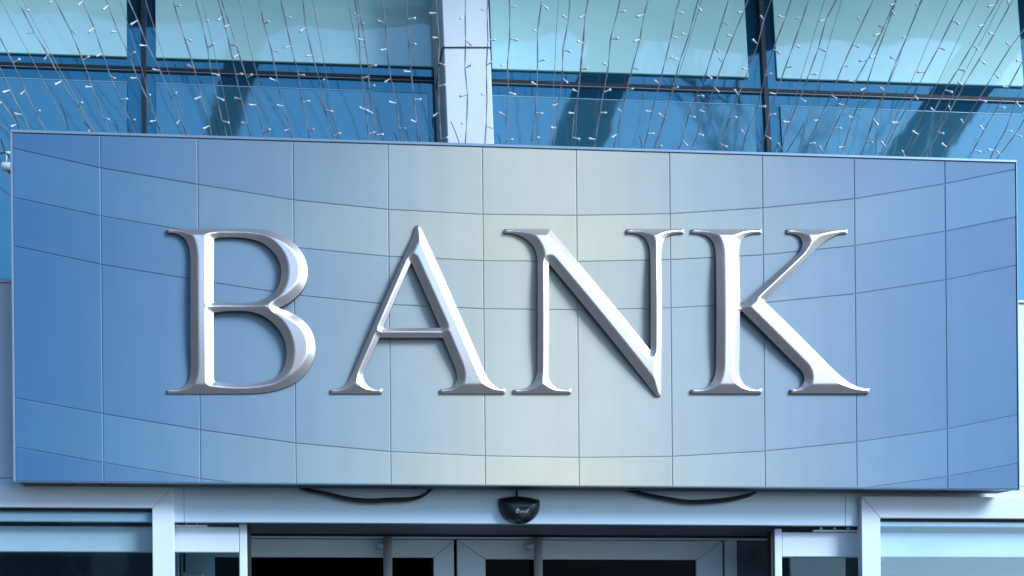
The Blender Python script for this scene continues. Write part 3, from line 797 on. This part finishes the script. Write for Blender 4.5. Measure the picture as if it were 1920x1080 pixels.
for i, (xt, xb, has) in enumerate(STR):
    yb0 = sign_top_y(xb)
    A = on_str(xb + (xb - xt) * 0.09, yb0 + (yb0) * 0.09)           # lower end, behind the sign
    Bm = on_str(xt, 0)
    dirv = (Bm - A); L0 = np.linalg.norm(dirv); dirv /= L0
    Ltop = (ZC - A[2]) / dirv[2]
    sidev = np.cross(dirv, SN); sidev /= np.linalg.norm(sidev)
    sp = 0.098 * rs.uniform(0.92, 1.12)
    knots = [0.0]; s = rs.uniform(0.06, 0.13)
    while s < Ltop:
        knots.append(s); s += sp * rs.uniform(0.85, 1.15)
    knots.append(Ltop)
    amp = 0.0062 if has else 0.0015
    pts = []; w1 = 0; ph = rs.uniform(0, 6)
    bow = rs.uniform(-0.012, 0.012)
    kp = []
    for j, k in enumerate(knots):
        off = 0 if j in (0, len(knots) - 1) else rs.uniform(-amp, amp)
        lo = bow * math.sin(math.pi * min(1, k / max(0.8, L0 * 1.5)))
        kp.append(A + dirv * k + sidev * (off + lo) + SN * rs.uniform(-amp, amp))
    root = empty('light_string' if has else 'bare_wire', tuple(A), string_label(i), 'light string' if has else 'wire', 'fairy light strings above the sign' if has else 'bare wires among the light strings')
    fine = []
    for j in range(len(kp) - 1):
        for q in range(5): fine.append(kp[j] + (kp[j + 1] - kp[j]) * q / 5)
    fine.append(kp[-1])
    if has:
        vv, ff = [], []
        for sgn in (0, math.pi):
            strand = []
            for j, p in enumerate(fine):
                a_ = sgn + ph + j * 0.55 + 0.6 * math.sin(j * 0.23 + ph)
                strand.append(p + 0.0017 * (math.cos(a_) * sidev + math.sin(a_) * SN))
            v, f = tube_vf(strand, 0.00135, 5, len(vv)); vv += v; ff += f
        mesh('wire', vv, ff, M['wire'], root, True)
        for j in range(1, len(kp) - 1):
            if knots[j] > L0 * 1.55: break
            th = rs.choice((0, math.pi)) + rs.uniform(-0.75, 0.75)
            dv = sidev * math.cos(th) + dirv * math.sin(th) * 0.8 + SN * rs.uniform(-0.25, 0.75)
            dv /= np.linalg.norm(dv)
            b = bpy.data.objects.new('bulb', BULB); COL.objects.link(b); b.parent = root
            b.location = Vector(map(float, kp[j] - A))
            b.rotation_euler = Vector(map(float, dv)).to_track_quat('Z', 'Y').to_euler()
            sc_ = rs.uniform(0.85, 1.1); b.scale = (sc_, sc_, sc_)
    else:
        v, f = tube_vf(fine, 0.00125, 5); mesh('wire', v, f, M['wire'], root, True)

# cut cable-tie ends sticking up behind the sign
for n_, (p, q) in enumerate([((114, 196), (127, 240)), ((20, 205), (36, 243)), ((157, 230), (172, 246)), ((214, 232), (221, 248)), ((845, 228), (860, 268)), ((738, 249), (744, 264)), ((785, 255), (786, 265)), ((808, 244), (814, 266)), ((933, 253), (938, 271)), ((1199, 255), (1202, 277)), ((1508, 230), (1472, 288)), ((1643, 250), (1640, 292))]):
    y = 6.66
    o = tube('cable_tie', spline([at(*p, y), at((p[0] + q[0]) / 2 + 1.5, (p[1] + q[1]) / 2, y), at(q[0] + (q[0] - p[0]) * .5, q[1] + (q[1] - p[1]) * .5, y + 0.01)], 4), 0.0017, M['rubber'], None, 5)
    where = ['near the sign\'s left corner, second from left', 'near the sign\'s left corner, leftmost', 'near the sign\'s left corner, third from left', 'just left of the left mullion', 'in front of the white column', 'third to the left of the white column', 'second to the left of the white column', 'first to the left of the white column', 'just right of the white column', 'above letter N of the sign', 'just right of the right mullion', 'farthest right above letter K of the sign'][n_]
    tag(o, 'cut black cable tie end sticking up ' + where, 'cable tie', 'cable tie ends above the sign')

# ------------------------------------------------------------------ unseen building block, added on the left to darken the letters' left bevels
opp = empty('added_left_block', (-10, -14, 0), 'unseen dark building block added left of the forecourt to darken reflections', 'building')
box('wall', (-18, -10), (-34, 8), (0, 15), M['stone'], opp, 0.02)
box('cornice', (-18.3, -9.6), (-34.3, 8.3), (15.01, 15.5), M['stone'], opp, 0.05)
wg = material('dark_window_glass', (0.02, 0.025, 0.03), 0.05, ior=1.6)
wf = material('grey_window_frame', (0.2, 0.2, 0.2), 0.5)
for i in range(9):
    for j in range(4):
        y = -32 + i * 4.0; z = 1.2 + j * 3.4
        w = box('window', (-10.0, -9.92), (y, y + 1.6), (z, z + 2.0), wf, opp, 0.01)
        box('pane', (-9.918, -9.90), (y + 0.1, y + 1.5), (z + 0.1, z + 1.9), wg, w, 0)

acr = empty('added_rear_block', (-4, -26, 0), 'unseen low building block added behind the viewer for dark reflections', 'building')  # unseen block, added so the left side window mirrors something dark
box('wall', (-9.5, 2.5), (-34, -26), (0, 8), M['stone'], acr, 0.02)
box('cornice', (-9.8, 2.8), (-34.3, -25.7), (8.01, 8.4), M['stone'], acr, 0.05)
for b_, x0, yf, nx, nz in ((acr, -8.8, -26.0, 4, 2),):
    for i in range(nx):
        for j in range(nz):
            x = x0 + i * 2.9; z = 1.3 + j * 3.5
            w = box('window', (x, x + 1.6), (yf, yf + 0.08), (z, z + 2.1), wf, b_, 0.01)
            box('pane', (x + 0.1, x + 1.5), (yf + 0.082, yf + 0.1), (z + 0.1, z + 2.0), wg, w, 0)

# ------------------------------------------------------------------ bare street tree in front of the facade, out of the picture; its twigs are mirrored in the upper glass
def bare_tree(px, py, s_, seed, h0, label):
    T = mirrored(px, py, s=s_)
    g_ = random.Random(seed)
    bx = T[0] + 0.35
    h0 = float(T[2]) - h0
    root = empty('bare_tree', (float(bx), float(T[1]), 0), label, 'tree')
    tv, tf = tube_vf([(bx, T[1], 0), (bx + 0.02, T[1], 1.6), (bx - 0.04, T[1], h0)], [0.06, 0.05, 0.04], 10)
    mesh('trunk', tv, tf, M['bark'], root, True)
    vv, ff = [], []
    def grow(p, d, l, r, dep):
        nonlocal vv, ff
        q = [p]; dd = np.array(d)
        for k in range(3):
            dd = dd + np.array([g_.uniform(-.22, .22), g_.uniform(-.22, .22), g_.uniform(-.06, .16)]); dd /= np.linalg.norm(dd)
            q.append(q[-1] + dd * l / 3)
        v, f = tube_vf(q, [r, r * .85, r * .7, r * .55], 5, len(vv)); vv += v; ff += f
        if dep == 0: return
        for c in range(3 if dep > 1 else 4):
            t = q[g_.choice((1, 2, 3))] if c else q[3]
            nd_ = dd + np.array([g_.uniform(-.9, .9), g_.uniform(-.9, .9), g_.uniform(-.1, .5)])
            grow(t, nd_ / np.linalg.norm(nd_), l * g_.uniform(.6, .8), r * .55, dep - 1)
    top = np.array([bx - 0.04, T[1], h0 - 0.05])
    for c in range(5):
        a_ = c * 1.26 + g_.uniform(-.3, .3)
        d = np.array([0.55 * math.cos(a_), 0.55 * math.sin(a_), 0.85])
        grow(top, d / np.linalg.norm(d), (T[2] - h0) * 0.60, 0.026, 3)
    mesh('crown', vv, ff, M['bark'], root, True)
M['bark'] = material('dark_bark', (0.05, 0.045, 0.04), 0.9, var=0.3, vscale=12)
bare_tree(1260, 215, 4.6, 5, 1.5, 'bare street tree standing before the glass wall, right of the viewer')
